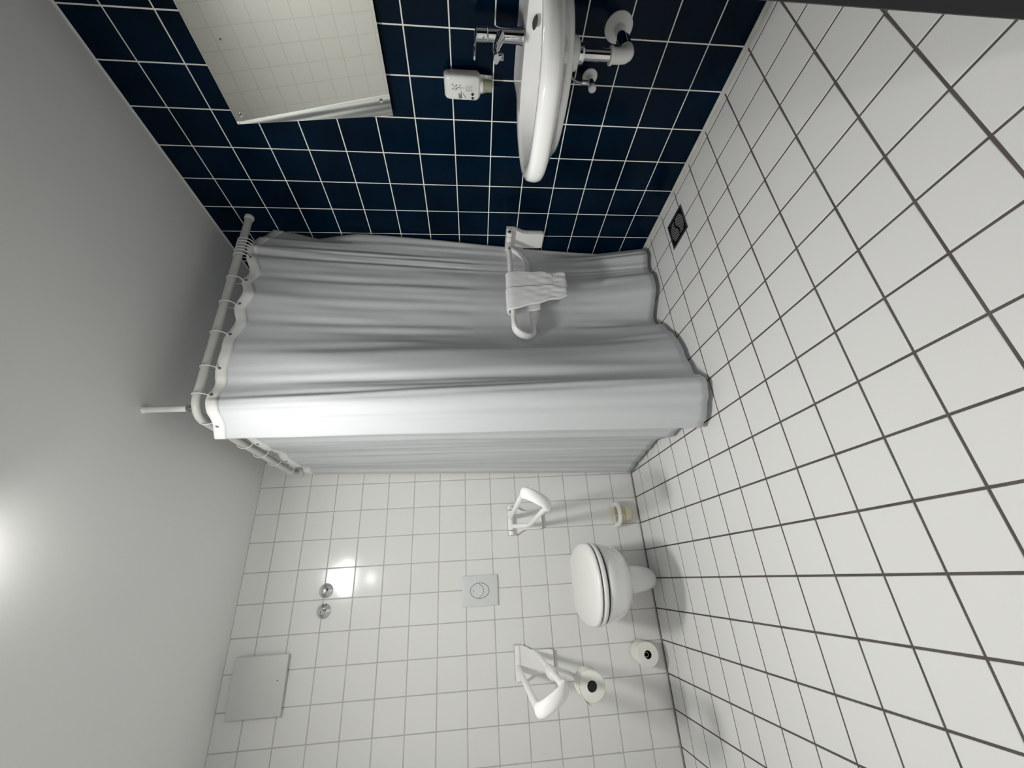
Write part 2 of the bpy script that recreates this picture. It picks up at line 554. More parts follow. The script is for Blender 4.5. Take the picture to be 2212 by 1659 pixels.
def basin(bm):
    R_ = [ring(HO, 0.702, 0.20, (-0.24, 0)),
          ring(HO, 0.7035, 0.32, (-0.24, 0)),
          ring(HO, 0.714, 0.52, (-0.25, 0)),
          ring(HO, 0.736, 0.72, (-0.26, 0)),
          ring(HO, 0.757, 0.86, (-0.27, 0)),
          ring(HO, 0.767, 0.93),
          ring(HO, 0.7695, 0.962),
          ring(HO, 0.773, 0.982),
          ring(HO, 0.781, 0.996),
          ring(HO, 0.792, 1.0),
          ring(HO, lambda x, y: 0.804 + (ztop(x, y) - 0.822), 0.996),
          ring(HO, lambda x, y: 0.815 + (ztop(x, y) - 0.822), 0.984),
          ring(mixh(HO, HI, 0.42), lambda x, y: ztop(x, y) , 1.0),
          ring(mixh(HO, HI, 0.75), lambda x, y: ztop(x, y) , 1.0),
          ring(HI, 0.818, 1.0),
          ring(HI, 0.808, 0.982),
          ring(HI, 0.785, 0.955),
          ring(HI, 0.755, 0.91),
          ring(HI, 0.730, 0.84),
          ring(HI, 0.721, 0.72, (-0.29, 0)),
          ring(HI, 0.716, 0.5, (-0.26, 0)),
          ring(HI, 0.711, 0.2, (-0.22, 0)),
          ring(HI, 0.710, 0.09, (-0.20, 0))]
    loft(bm, R_)
one('basin', 'ceramic', sink, basin, angle=60)
def ovf(bm):
    c = Vector((-0.1505, -1.918, 0.7945)); n = Vector((-0.93, 0, 0.35)).normalized()
    u = Vector((0, 1, 0)); v = n.cross(u)
    loft(bm, [[c + n * h + u * (0.017 * math.cos(2 * PI * k / 20)) + v * (0.0065 * math.sin(2 * PI * k / 20)) for k in range(20)] for h in (-0.006, 0.0095)])
one('overflow', 'dark_line', sink, ovf, label='dark oval overflow hole')
one('drain_ring', 'chrome', sink, lambda bm: lathe(bm, [(0.030, 0), (0.030, 0.003), (0.022, 0.004), (0.020, 0.001)], (-0.20, SC, 0.711), (0, 0, 1), 24))

# faucet
fau = thing('basin_faucet', 'chrome single lever faucet on the washbasin', 'faucet', (-0.095, SC, 0.822))
FX = -0.095
one('body', 'chrome', fau, lambda bm: lathe(bm, [(0.026, -0.002), (0.026, 0.004), (0.0235, 0.008), (0.022, 0.10), (0.0215, 0.112), (0.0205, 0.114)], (FX, SC, 0.822), (0, 0, 1), 32))
one('cap', 'chrome', fau, lambda bm: lathe(bm, [(0.020, 0.113), (0.0225, 0.116), (0.0225, 0.142), (0.021, 0.150), (0.014, 0.153), (0.001, 0.154)], (FX, SC, 0.822), (0, 0, 1), 32))
def spout(bm):
    path = [(FX, SC, 0.892), (FX - 0.04, SC, 0.902), (FX - 0.08, SC, 0.912), (FX - 0.118, SC, 0.916), (FX - 0.142, SC, 0.914)]
    tube(bm, path, [(0.019, 0.017), (0.018, 0.014), (0.017, 0.012), (0.016, 0.0105), (0.014, 0.009)], 18, ref=(0, 1, 0))
one('spout', 'chrome', fau, spout)
one('aerator', 'chrome', fau, lambda bm: lathe(bm, [(0.012, 0.012), (0.0125, 0), (0.0125, -0.012), (0.010, -0.013)], (FX - 0.125, SC, 0.905), (-0.12, 0, 1), 20))
def lever(bm):
    path = [(FX + 0.005, SC, 0.972), (FX - 0.04, SC, 0.976), (FX - 0.09, SC, 0.979), (FX - 0.135, SC, 0.981), (FX - 0.142, SC, 0.981)]
    tube(bm, path, [(0.017, 0.006), (0.012, 0.0045), (0.009, 0.004), (0.009, 0.004), (0.006, 0.003)], 14, ref=(0, 1, 0))
one('lever', 'chrome', fau, lever)
one('marker', 'steel_dull', fau, lambda bm: lathe(bm, [(0.003, 0), (0.003, 0.0012)], (FX - 0.0222, SC, 0.950), (-1, 0, 0), 10))

# trap
trap = thing('basin_trap', 'white and chrome drain pipe with wall flange under the washbasin', 'pipe', (-0.19, SC, 0.47))
TX = -0.178
one('drain_nut', 'white_plastic', trap, lambda bm: lathe(bm, [(0.049, 0.706), (0.049, 0.676), (0.046, 0.656), (0.036, 0.651)], (TX, SC, 0), (0, 0, 1), 28))
one('collar', 'chrome', trap, lambda bm: lathe(bm, [(0.030, 0.652), (0.030, 0.640), (0.027, 0.634), (0.022, 0.632)], (TX, SC, 0), (0, 0, 1), 28))
one('tailpipe', 'chrome', trap, lambda bm: tube(bm, [(TX, SC, 0.640), (TX, SC, 0.52)], 0.0185, 24))
def elbow(bm):
    a = [(TX, SC, 0.548), (TX, SC, 0.515)] + [(TX + 0.028 * (1 - math.cos(t)), SC, 0.512 - 0.028 * math.sin(t)) for t in (0.5, 1.0, 1.3, PI / 2)] + [(TX + 0.045, SC, 0.484)]
    tube(bm, a, [0.0235, 0.0225, 0.0225, 0.0225, 0.0225, 0.0225, 0.022], 22)
one('elbow', 'white_metal', trap, elbow, label='pale elbow joint')
one('elbow_nut', 'white_metal', trap, lambda bm: lathe(bm, [(0.0235, 0.536), (0.027, 0.540), (0.027, 0.547), (0.0195, 0.549)], (TX, SC, 0), (0, 0, 1), 24))
one('wall_pipe', 'chrome', trap, lambda bm: tube(bm, [(TX + 0.040, SC, 0.484), (-0.06, SC, 0.485), (-0.0, SC, 0.486)], 0.0185, 24))
one('pipe_nut', 'chrome', trap, lambda bm: lathe(bm, [(0.0225, 0), (0.0225, 0.055), (0.019, 0.057)], (TX + 0.042, SC, 0.4845), (1, 0, 0.01), 24))
one('flange', 'white_plastic', trap, lambda bm: lathe(bm, [(0.048, 0), (0.047, 0.004), (0.036, 0.012), (0.024, 0.018), (0.020, 0.018)], (0, SC, 0.486), (-1, 0, 0), 32), label='round white wall flange')

# angle valve and hose
val = thing('angle_valve', 'small chrome stop valve with white knob and hose under the washbasin', 'valve', (0, -1.70, 0.547))
one('flange', 'white_plastic', val, lambda bm: lathe(bm, [(0.028, 0), (0.027, 0.004), (0.014, 0.010)], (0, -1.70, 0.547), (-1, 0, 0), 24))
one('body', 'chrome', val, lambda bm: tube(bm, [(-0.006, -1.70, 0.547), (-0.066, -1.70, 0.549)], [(0.011), (0.012)], 16))
one('outlet', 'chrome', val, lambda bm: tube(bm, [(-0.042, -1.70, 0.55), (-0.042, -1.70, 0.585)], 0.0095, 14))
one('knob', 'white_plastic', val, lambda bm: lathe(bm, [(0.013, 0), (0.0145, 0.006), (0.0145, 0.016), (0.011, 0.020), (0.001, 0.021)], (-0.064, -1.70, 0.549), (-1, 0, 0), 18), label='round white knob')
one('hose', 'steel_dull', val, lambda bm: tube(bm, crom([(-0.042, -1.70, 0.583), (-0.043, -1.703, 0.605), (-0.05, -1.725, 0.635), (-0.07, -1.77, 0.68), (-0.09, -1.83, 0.74)], 18), 0.0055, 10))

# ------------------------------------------------------------------ soap dispenser
SY = -1.668
soap = thing('soap_dispenser', 'white soap dispenser with botanical print on the dark blue wall', 'dispenser', (0, SY, 0.95))
def sbr(bm):
    prof = [(0.0, 1.086, 0.020), (-0.030, 1.088, 0.037), (-0.030, 0.962, 0.037), (-0.024, 0.930, 0.030), (-0.012, 0.914, 0.022), (0.0, 0.912, 0.019)]
    loft(bm, [[Vector((x, SY - k, z)) for x, z, k in prof], [Vector((x, SY + k, z)) for x, z, k in prof]])
    bmesh.ops.bevel(bm, geom=list(bm.edges), offset=0.003, segments=2, profile=0.5, affect='EDGES')
one('bracket', 'panel_white', soap, sbr, label='grey white wall bracket')
def sbody(bm):
    def sec(z, d0, d1, hw):
        pts = []
        for k in range(24):
            a = 2 * PI * k / 24
            cx, cy = math.cos(a), math.sin(a)
            sx = math.copysign(abs(cx) ** 0.35, cx); sy = math.copysign(abs(cy) ** 0.35, cy)
            pts.append(Vector(((d0 + d1) / 2 + (d1 - d0) / 2 * sx, SY + hw * sy, z)))
        return pts
    loft(bm, [sec(0.957, -0.016, -0.050, 0.030), sec(0.961, -0.012, -0.056, 0.036), sec(0.969, -0.010, -0.061, 0.041),
              sec(0.971, -0.010, -0.0605, 0.0407), sec(0.973, -0.010, -0.062, 0.042), sec(1.02, -0.010, -0.062, 0.042),
              sec(1.064, -0.010, -0.061, 0.042), sec(1.0655, -0.010, -0.0605, 0.0417), sec(1.067, -0.010, -0.0605, 0.0417), sec(1.080, -0.012, -0.057, 0.040), sec(1.087, -0.016, -0.048, 0.034)])
cart = one('cartridge', 'white_plastic', soap, sbody, angle=50)
one('collar', 'white_plastic', soap, lambda bm: lathe(bm, [(0.021, 0.958), (0.021, 0.948), (0.020, 0.946)], (-0.036, SY, 0), (0, 0, 1), 24))
one('nozzle', 'nozzle', soap, lambda bm: lathe(bm, [(0.020, 0.947), (0.0195, 0.915), (0.016, 0.913)], (-0.036, SY, 0), (0, 0, 1), 24), label='olive green nozzle')
def sprig(bm):
    # stem and leaf marks; front face, y grows towards the far wall
    def leaf(y, z, l, wd, a):
        c = Vector((-0.0623, y, z)); d = Vector((0, math.cos(a), math.sin(a))); e = Vector((0, -d.z, d.y))
        pts = [c - d * l, c + e * wd - d * l * .2, c + e * wd * .7 + d * l * .5, c + d * l, c - e * wd * .7 + d * l * .5, c - e * wd - d * l * .2]
        loft(bm, [[p + Vector((0.0004, 0, 0)) for p in pts], [p - Vector((0.0002, 0, 0)) for p in pts]])
    yc = SY - 0.004
    leaf(yc, 1.03, 0.0006, 0.017, 0.0)
    for y, z, l, wd, a in [(-.010, 1.057, .003, .0016, 1.1), (.004, 1.056, .0035, .0018, .4), (-.004, 1.05, .004, .0012, .8), (.006, 1.049, .003, .001, -.4),
                           (-.008, 1.043, .0035, .0016, 1.4), (.004, 1.043, .004, .0014, -.9), (-.001, 1.037, .003, .001, .2), (-.007, 1.030, .0035, .0016, 1.2), (.005, 1.028, .003, .0008, -.6)]:
        leaf(yc + y, z, l, wd, a)
one('print', 'print_green', cart, sprig, smooth=False, label='dark green sprig print')
def sprig2(bm):
    def leaf(y, z, l, wd, a):
        c = Vector((-0.0623, y, z)); d = Vector((0, math.cos(a), math.sin(a))); e = Vector((0, -d.z, d.y))
        pts = [c - d * l, c + e * wd, c + d * l, c - e * wd]
        loft(bm, [[p + Vector((0.0004, 0, 0)) for p in pts], [p - Vector((0.0002, 0, 0)) for p in pts]])
    yc = SY - 0.002
    leaf(yc, 0.998, 0.0006, 0.015, 0.0)
    for k in range(4):
        z = 0.988 + k * 0.0065
        leaf(yc - 0.006, z, 0.005, 0.0014, 0.5)
        leaf(yc + 0.006, z, 0.005, 0.0014, PI - 0.5)
one('print', 'print_pale', cart, sprig2, smooth=False, label='pale olive leaf print')
def txt(bm):
    for z, y0, y1 in ((1.0345, 0.014, 0.033), (1.030, 0.018, 0.033), (1.0265, 0.009, 0.033)):
        n = 5
        for k in range(n):
            a = lerp(y0, y1, k / n); b = lerp(y0, y1, (k + 0.8) / n)
            box(bm, (-0.0625, SY + a, z - 0.0011), (-0.0618, SY + b, z + 0.0011))
    for k, (y, z, ang) in enumerate([(0.017, 1.018, .3), (0.021, 1.016, -.6), (0.025, 1.013, .5), (0.028, 1.011, 1.2)]):
        t = bmesh.new()
        box(t, (-0.0003, -0.0024, -0.0007), (0.0003, 0.0024, 0.0007))
        bmesh.ops.rotate(t, verts=t.verts, cent=(0, 0, 0), matrix=Matrix.Rotation(ang, 3, 'X'))
        bmesh.ops.translate(t, verts=t.verts, vec=Vector((-0.0622, SY + y, z)))
        merge(bm, t)
one('print', 'print_dark', cart, txt, smooth=False, label='small dark lines of text')
one('print', 'print_brown', cart, lambda bm: lathe(bm, [(0.0052, 0), (0.0052, 0.0006)], (-0.0616, SY + 0.0165, 0.985), (-1, 0, 0), 18), label='round brown badge')
one('print', 'print_dark', cart, lambda bm: lathe(bm, [(0.0046, 0), (0.0046, 0.0006)], (-0.0616, SY + 0.030, 0.985), (-1, 0, 0), 18), label='round black badge')

# ------------------------------------------------------------------ floor drain
DX, DY, DW = -0.1865, -1.160, 0.073
dr = thing('floor_drain', 'square dark metal floor drain grate by the blue wall', 'drain', (DX, DY, 0))
def dframe(bm):
    a, b = DW + 0.001, DW - 0.008
    o_ = [Vector((DX + s * a, DY + t * a, 0.0004)) for s, t in ((-1, -1), (1, -1), (1, 1), (-1, 1))]
    rings = []
    for k, z in ((a, 0.0), (a, 0.0022), (b, 0.0022), (b, 0.0008)):
        rings.append([Vector((DX + s * k, DY + t * k, z)) for s, t in ((-1, -1), (1, -1), (1, 1), (-1, 1))])
    loft(bm, rings, cap0=False, cap1=False)
one('frame', 'steel_dull', dr, dframe, smooth=False)
dplate = one('plate', 'grate_dark', dr, lambda bm: box(bm, (DX - DW + 0.0075, DY - DW + 0.0075, 0.0002), (DX + DW - 0.0075, DY + DW - 0.0075, 0.0012)), smooth=False)
for k in range(9):
    u = -0.046 + k * 0.0115                      # across (world x)
    x = DX + u
    half_ = math.sqrt(max(0.0, 0.056 ** 2 - (u * 0.9) ** 2)) + 0.004
    mid = 0.012 * math.sin(u * 55)
    for a, b in ((-half_, mid - 0.006), (mid + 0.006, half_)):
        if b - a > 0.008:
            one('slat', 'grate_bar', dplate, lambda bm: box(bm, (x - 0.0014, DY + a, 0.0010), (x + 0.0014, DY + b, 0.0020), 0.0004, 1), smooth=False)

# ------------------------------------------------------------------ shower rod
ZR = 2.081
RX, RY = -1.036, -0.998
rod = thing('shower_rod', 'white angled shower curtain rod with a pole to the ceiling', 'rod', (RX, RY, ZR))
rc = 0.075
path = [(0.0, RY, ZR)] + [(-0.1 * k, RY, ZR) for k in range(1, 10)] + [(RX + rc, RY, ZR)]
path += [(RX + rc - rc * math.sin(t), RY + rc - rc * math.cos(t), ZR) for t in [PI / 2 * k / 8 for k in range(1, 9)]]
path += [(RX, lerp(RY + rc, -0.0, k / 8), ZR) for k in range(1, 9)]
one('rod', 'rod_paint', rod, lambda bm: tube(bm, path, 0.0165, 18))
one('wall_socket', 'white_plastic', rod, lambda bm: lathe(bm, [(0.0215, 0), (0.0215, 0.012), (0.0195, 0.016), (0.0165, 0.017)], (0, RY, ZR), (-1, 0, 0), 24))
one('wall_socket', 'white_plastic', rod, lambda bm: lathe(bm, [(0.0215, 0), (0.0215, 0.012), (0.0195, 0.016), (0.0165, 0.017)], (RX, 0, ZR), (0, -1, 0), 24))
PX, PY = -1.010, -0.990
one('ceiling_pole', 'white_metal', rod, lambda bm: tube(bm, [(PX, PY, ZR + 0.028), (PX, PY, H)], 0.0125, 18))
one('ceiling_flange', 'white_metal', rod, lambda bm: lathe(bm, [(0.0155, 0), (0.015, -0.003), (0.0125, -0.006)], (PX, PY, H), (0, 0, 1), 24))
one('pole_screw', 'steel_dull', rod, lambda bm: lathe(bm, [(0.011, 0.03), (0.0125, 0.026), (0.0125, 0.019), (0.005, 0.016), (0.005, 0.0)], (PX, PY, ZR), (0, 0, 1), 18), label='dark screw end')

# ------------------------------------------------------------------ shower curtain
cur = thing('shower_curtain', 'long white shower curtain hanging from the rod around the corner', 'curtain', (-0.75, -0.85, 0.03))
ST = [  # top x, y, z   bottom x, y
    (-0.018, -0.940, 1.990, -0.030, -0.850), (-0.085, -0.962, 2.022, -0.060, -0.872), (-0.150, -0.978, 2.050, -0.095, -0.885), (-0.185, -0.998, 2.052, -0.140, -0.872), (-0.215, -0.985, 2.052, -0.170, -0.856),
    (-0.262, -0.995, 2.042, -0.200, -0.862), (-0.330, -0.985, 2.018, -0.272, -0.892), (-0.392, -0.995, 2.034, -0.346, -0.882), (-0.465, -1.006, 2.010, -0.410, -0.817),
    (-0.534, -0.995, 2.036, -0.487, -0.783), (-0.610, -0.986, 2.020, -0.549, -0.859), (-0.685, -0.996, 2.040, -0.630, -0.915), (-0.765, -1.006, 2.034, -0.704, -0.961),
    (-0.842, -0.998, 2.040, -0.833, -0.992), (-0.905, -0.985, 2.034, -0.915, -1.020), (-0.962, -1.002, 2.040, -0.940, -1.062), (-1.000, -1.016, 2.030, -0.990, -1.086),
    (-1.035, -1.004, 2.022, -1.061, -1.052), (-1.068, -0.970, 2.012, -1.119, -1.004), (-1.108, -0.914, 2.026, -1.138, -0.955), (-1.085, -0.880, 2.028, -1.108, -0.905), (-1.045, -0.830, 2.024, -1.078, -0.850),
    (-1.034, -0.750, 2.020, -1.076, -0.790), (-1.036, -0.664, 2.030, -1.088, -0.692), (-1.046, -0.585, 2.014, -1.066, -0.600), (-1.036, -0.506, 2.028, -1.052, -0.501),
    (-1.026, -0.420, 2.012, -1.066, -0.430), (-1.036, -0.337, 2.022, -1.068, -0.382), (-1.044, -0.250, 2.010, -1.082, -0.290), (-1.036, -0.169, 2.022, -1.090, -0.202),
    (-1.020, -0.100, 2.008, -1.106, -0.130), (-1.036, -0.044, 2.012, -1.116, -0.060), (-1.042, -0.014, 2.004, -1.104, -0.012)]
NS, NZ = 260, 56
TOP = crom([Vector(s[:3]) for s in ST], NS)
BOT = crom([Vector((s[3], s[4], 0.028)) for s in ST], NS)
EDGE = [(0.03, -0.85), (0.28, -0.80), (0.7, -0.835), (0.87, -0.853), (1.165, -0.887), (1.45, -0.914), (1.589, -0.921), (1.70, -0.90), (1.787, -0.878), (1.89, -0.914), (1.99, -0.937)]
def ripple(s, z):
    a = 0.0
    a += 0.0022 * math.sin(s * 61 + 1.3 * math.sin(z * 2.1) + 0.4)
    a += 0.0018 * math.sin(s * 97 - 1.8 * z + 1.1) * (0.4 + 0.6 * math.sin(z * 1.7 + s * 9) ** 2)
    a += 0.0020 * math.sin(s * 37 + z * 5.1) * math.sin(z * 3.3 + 2 * s)
    return a
GRID = []
COLS = []
for i in range(NS):
    a, b = TOP[i], BOT[i]
    sx = i / (NS - 1)
    # weight of the stretch behind the folding rail, where the sheet hangs inwards
    kx = min(1.0, max(0.0, (a.x + 0.86) / 0.26)) if sx < 0.6 else 0.0
    kx = kx * kx * (3 - 2 * kx)
    ctl = []
    for z in (1.62, 1.20, 0.80, 0.42):
        e = (a.z - z) / (a.z - b.z)
        p = a.lerp(b, e)
        avg = table([(0.42, -0.822), (0.80, -0.838), (1.20, -0.880), (1.62, -0.930)], z)
        wv = 0.30 * (lerp(a.y + 0.995, b.y + 0.862, e))
        p.y = lerp(p.y, avg + wv, kx)
        if kx > 0.6 and z == 0.80: p.y = max(p.y, -0.846)
        p.z = z
        if sx < 0.04:
            p.y = lerp(p.y, table(EDGE, z), (1 - sx / 0.04) ** 0.7)
        ctl.append(p)
    COLS.append(crom([a] + ctl + [b], NZ))
for j in range(NZ):
    GRID.append([COLS[i][j].copy() for i in range(NS)])
# straighten the column ends at the wall to the measured edge
for j in range(NZ):
    for i in range(10):
        p = GRID[j][i]
        p.y = lerp(p.y, table(EDGE, p.z), (1 - i / 10) ** 0.7)
for j in range(NZ):
    t = j / (NZ - 1)
    for i in range(1, NS - 1):
        p = GRID[j][i]
        d = (GRID[j][i + 1] - GRID[j][i - 1]); d.z = 0
        if d.length > 1e-6:
            n = Vector((-d.y, d.x, 0)).normalized()
            p += n * ripple(i / (NS - 1) * 3.0, p.z) * min(1, 0.25 + 4 * t) * (0.35 if (p.x > -0.7 and 0.45 < p.z < 1.0) else 1.0)
        p.x = min(p.x, -0.012); p.y = min(p.y, -0.008)
def cgrid(bm, rows, off=0.0, cols=None):
    V = []
    for r in rows:
        rr = []
        for i, p in enumerate(r):
            q = p
            if off:
                d = r[min(i + 1, NS - 1)] - r[max(i - 1, 0)]; d.z = 0
                q = p + Vector((d.y, -d.x, 0)).normalized() * -off
            rr.append(bm.verts.new(q))
        V.append(rr)
    for a, b in zip(V[:-1], V[1:]):
        for i in range(len(a) - 1):
            bm.faces.new((a[i], a[i + 1], b[i + 1], b[i]))
sheet = one('sheet', 'curtain', cur, lambda bm: cgrid(bm, GRID), angle=75)
md = sheet.modifiers.new('thick', 'SOLIDIFY'); md.thickness = 0.0012; md.offset = 0
HR = []
for k in range(4):
    row = []
    for i in range(NS):
        z = GRID[0][i].z + 0.001 - 0.046 * k / 3
        j = 0
        while j < NZ - 2 and GRID[j + 1][i].z > z: j += 1
        a, b = GRID[j][i], GRID[j + 1][i]
        u = (a.z - z) / max(1e-6, a.z - b.z)
        row.append(a.lerp(b, u))
    HR.append(row)
hem = one('hem', 'curtain_hem', cur, lambda bm: cgrid(bm, HR, 0.0), angle=75, label='white top hem band')
md = hem.modifiers.new('thick', 'SOLIDIFY'); md.thickness = 0.0046; md.offset = 0
RINGS = [(-0.160, RY, 0), (-0.178, RY, 0), (-0.196, RY, 0), (-0.214, RY, 0), (-0.232, RY, 0), (-0.252, RY, 0), (-0.386, RY, 0), (-0.521, RY, 0), (-0.676, RY, 0), (-0.838, RY, 0),
         (-0.960, RY, 0), (-1.030, -0.925, 1.2), (RX, -0.630, PI / 2), (RX, -0.475, PI / 2), (RX, -0.315, PI / 2), (RX, -0.140, PI / 2), (RX, -0.020, PI / 2)]
RIDX = []
for x, y, a in RINGS:
    ax = Vector((math.cos(a), -math.sin(a), 0)) if a else Vector((1, 0, 0))
    side = Vector((-ax.y, ax.x, 0))
    c = Vector((x, y, ZR - 0.0165))
    pts = [c + side * (0.0285 * math.cos(k * 2 * PI / 28)) + Vector((0, 0, 0.0345 * math.sin(k * 2 * PI / 28))) + ax * (0.003 * math.sin(k * 2 * PI / 28)) for k in range(28)]
    one('ring', 'ring_plastic', cur, lambda bm: tube(bm, pts, 0.0022, 8, closed=True))
for x, y, a in RINGS[5:-1]:
    # nearest column of the sheet
    i = min(range(NS), key=lambda q: (TOP[q].x - x) ** 2 + (TOP[q].y - y) ** 2 + (0.02 if False else 0))
    p = HR[1][i].copy()
    d = HR[1][min(i + 1, NS - 1)] - HR[1][max(i - 1, 0)]; d.z = 0
    n = Vector((d.y, -d.x, 0)).normalized()
    if n.y > 0 and x > -1.0: n = -n
    if x <= -1.0 and n.x > 0: n = -n
    one('eyelet', 'steel_dull', hem, lambda bm: lathe(bm, [(0.0062, -0.004), (0.0062, 0.0032), (0.0045, 0.004), (0.0022, 0.0034)], p, n, 14))

# ------------------------------------------------------------------ folding support rails
def rail(name, label, F, length, hand, zc=0.797, barrel=True):
    """F(d, w, z) -> world; d away from the wall, w to the right facing the wall"""
    r = thing(name, label, 'grab rail', F(0, 0, 0.607), 'folding support rails')
    wv = (Vector(F(0, 1, 0)) - Vector(F(0, 0, 0))).normalized()
    # wall plate
    pl = [(0.080, 0.812), (0.080, 0.772), (0.070, 0.748), (0.058, 0.728), (0.053, 0.705), (0.052, 0.620), (0.046, 0.607)]
    prof = [(w_, z_) for w_, z_ in pl] + [(-w_, z_) for w_, z_ in pl[::-1]]
    pc = sum((Vector(p) for p in prof), Vector((0, 0))) / len(prof)
    def plate(bm):
        R_ = []
        for d, s in ((0.0, 0.99), (0.003, 1.0), (0.024, 1.0), (0.028, 0.965)):
            R_.append([Vector(F(d, w_ * s, 0.71 + (z_ - 0.71) * s)) for w_, z_ in prof])
        loft(bm, R_)
    one('wall_plate', 'white_metal', r, plate, angle=30)
    one('gasket', 'dark_line', r, lambda bm: loft(bm, [[Vector(F(d, w_ * 1.006, 0.71 + (z_ - 0.71) * 1.006)) for w_, z_ in prof] for d in (0.0, 0.0022)]), smooth=False)
    hw = 0.083
    if barrel:
        one('hinge', 'white_metal', r, lambda bm: tube(bm, [F(0.045, -0.056, zc), F(0.045, 0.056, zc)], 0.0165, 20))
        for s in (-1, 1):
            one('hinge_gap', 'dark_line', r, lambda bm: tube(bm, [F(0.045, s * 0.0555, zc), F(0.045, s * 0.0595, zc)], 0.0150, 18))
            def cap(bm):
                a, b = F(0.045, s * 0.059, zc), F(0.045, s * hw, zc)
                tube(bm, [a, Vector(a).lerp(Vector(b), 0.8), b], [0.0168, 0.0165, 0.0145], 20)
            hc = one('hinge_cap', 'white_metal', r, cap)
            one('pin', 'black_plastic', hc, lambda bm: tube(bm, [F(0.045, s * (hw - 0.001), zc), F(0.045, s * (hw + 0.0012), zc)], 0.0065, 14), label='black hinge pin end')
            one('lug', 'white_metal', r, lambda bm: tube(bm, [F(0.015, s * 0.071, zc - 0.004), F(0.045, s * 0.071, zc)], [(0.0118, 0.014), (0.0118, 0.014)], 12, ref=wv))
    else:
        def block(bm):
            tube(bm, [F(0.020, -0.076, zc - 0.004), F(0.020, 0.076, zc - 0.004)], [(0.0135), (0.0135)], 20)
        one('hinge', 'white_metal', r, block)
    # loop
    wu, wl = 0.016 * hand, -0.040 * hand
    zu, zd = zc + 0.002, 0.700
    D = length
    ra = 0.0132
    pth, rad = [], []
    def add(d, w_, z, a=ra, b=ra):
        pth.append(F(d, w_, z)); rad.append((a, b))
    add(0.045, wu, zu)
    add(0.12, wu, zu)
    add(D * 0.4, wu, zu)
    add(D - 0.16, wu, zu)
    aw, ab = 0.0245, 0.0145
    add(D - 0.10, wu, zu, 0.0150, ra)
    add(D - 0.075, wu, zu, 0.020, 0.0138)
    cz, hz = (zu + zd) / 2, (zu - zd) / 2
    for k in range(13):
        a = PI / 2 - PI * k / 12
        add(D - 0.055 + 0.041 * math.cos(a) ** 0.8 if abs(math.cos(a)) > 1e-6 else D - 0.055, lerp(wl, wu, 0.5 + 0.5 * math.sin(a)), cz + hz * math.sin(a), aw, ab)
    add(D - 0.08, wl, zd, 0.020, 0.0138)
    add(D - 0.105, wl, zd, 0.0150, ra)
    add(D - 0.16, wl, zd, 0.0122, 0.0122)
    add(D * 0.5, wl, zd, 0.0122, 0.0122)
    add(0.19, wl, zd, 0.0122, 0.0122)
    if not barrel:
        add(0.020, wl, zd + 0.004, 0.0122, 0.0122)
    for d, z in () if not barrel else ((0.150, zd + 0.002), (0.120, zd + 0.012), (0.095, zd + 0.030), (0.075, zd + 0.054), (0.058, zd + 0.078), (0.046, zd + 0.094)):
        add(d, wl * lerp(1, 0.8, (z - zd) / 0.1), z, 0.0125, 0.0125)
    one('loop', 'white_metal', r, lambda bm: tube(bm, pth, rad, 18, ref=wv), angle=80)
    return r, (wu, wl, zu, zd)

FR = lambda d, w_, z: (-1.372 + w_, -d, z)
FL = lambda d, w_, z: (-2.080 + w_, -d, z)
BY = -0.893
FB = lambda d, w_, z: (-d, BY - w_, z)
rail('support_rail', 'white folding support rail on the white wall, nearer the shower curtain', FR, 0.86, 1)
rl, _ = rail('support_rail', 'white folding support rail on the white wall with a paper roll holder', FL, 0.86, -1, barrel=False)
rb, (wu, wl, zu, zd) = rail('support_rail', 'white folding support rail on the blue wall with a towel over it', FB, 0.635, 1)
one('mark', 'dark_line', rb, lambda bm: box(bm, (-0.112, BY - wu - 0.0136, zu - 0.004), (-0.100, BY - wu - 0.0128, zu + 0.004)), smooth=False, label='tiny dark maker mark')

# paper roll holder on the rail beside the toilet
HX, HZ = -2.1075, 0.530
hold = thing('roll_holder', 'white paper roll holder clipped under the left support rail', 'roll holder', (-2.05, -0.44, 0.53))
def clip(bm):
    c = (-2.042, -0.50, 0.700)
    tube(bm, [(-2.043, -0.425, 0.700), (-2.045, -0.44, 0.699), (-2.047, -0.50, 0.697), (-2.047, -0.56, 0.697), (-2.046, -0.58, 0.699)], [(0.016, 0.016), (0.021, 0.021), (0.024, 0.023), (0.021, 0.021), (0.014, 0.014)], 20, ref=(1, 0, 0))
one('clip', 'white_plastic', hold, clip)
one('arm', 'white_metal', hold, lambda bm: tube(bm, crom([(-2.046, -0.44, 0.690), (-2.052, -0.42, 0.655), (-2.075, -0.395, 0.60), (-2.10, -0.385, 0.555), (HX, -0.385, HZ)], 16), 0.0085, 12))
one('axle', 'black_plastic', hold, lambda bm: tube(bm, [(HX, -0.380, HZ), (HX, -0.497, HZ)], [0.018, 0.018], 20), label='black axle end')
def roll(bm, cx, cz, y0, y1, ro, ri, n=44):
    pr = [(ri, y0), (ro - 0.003, y0), (ro, y0 + 0.003), (ro, y1 - 0.003), (ro - 0.003, y1), (ri, y1)]
    pr = [(r_, -h) for r_, h in pr]
    lathe(bm, [(r_, h) for r_, h in pr] + [pr[0]], (cx, 0, cz), (0, -1, 0), n, cap0=False, cap1=False)
tr = thing('toilet_roll', 'toilet paper roll on the holder under the left support rail', 'toilet roll', (HX, -0.45, HZ - 0.058), 'toilet rolls')
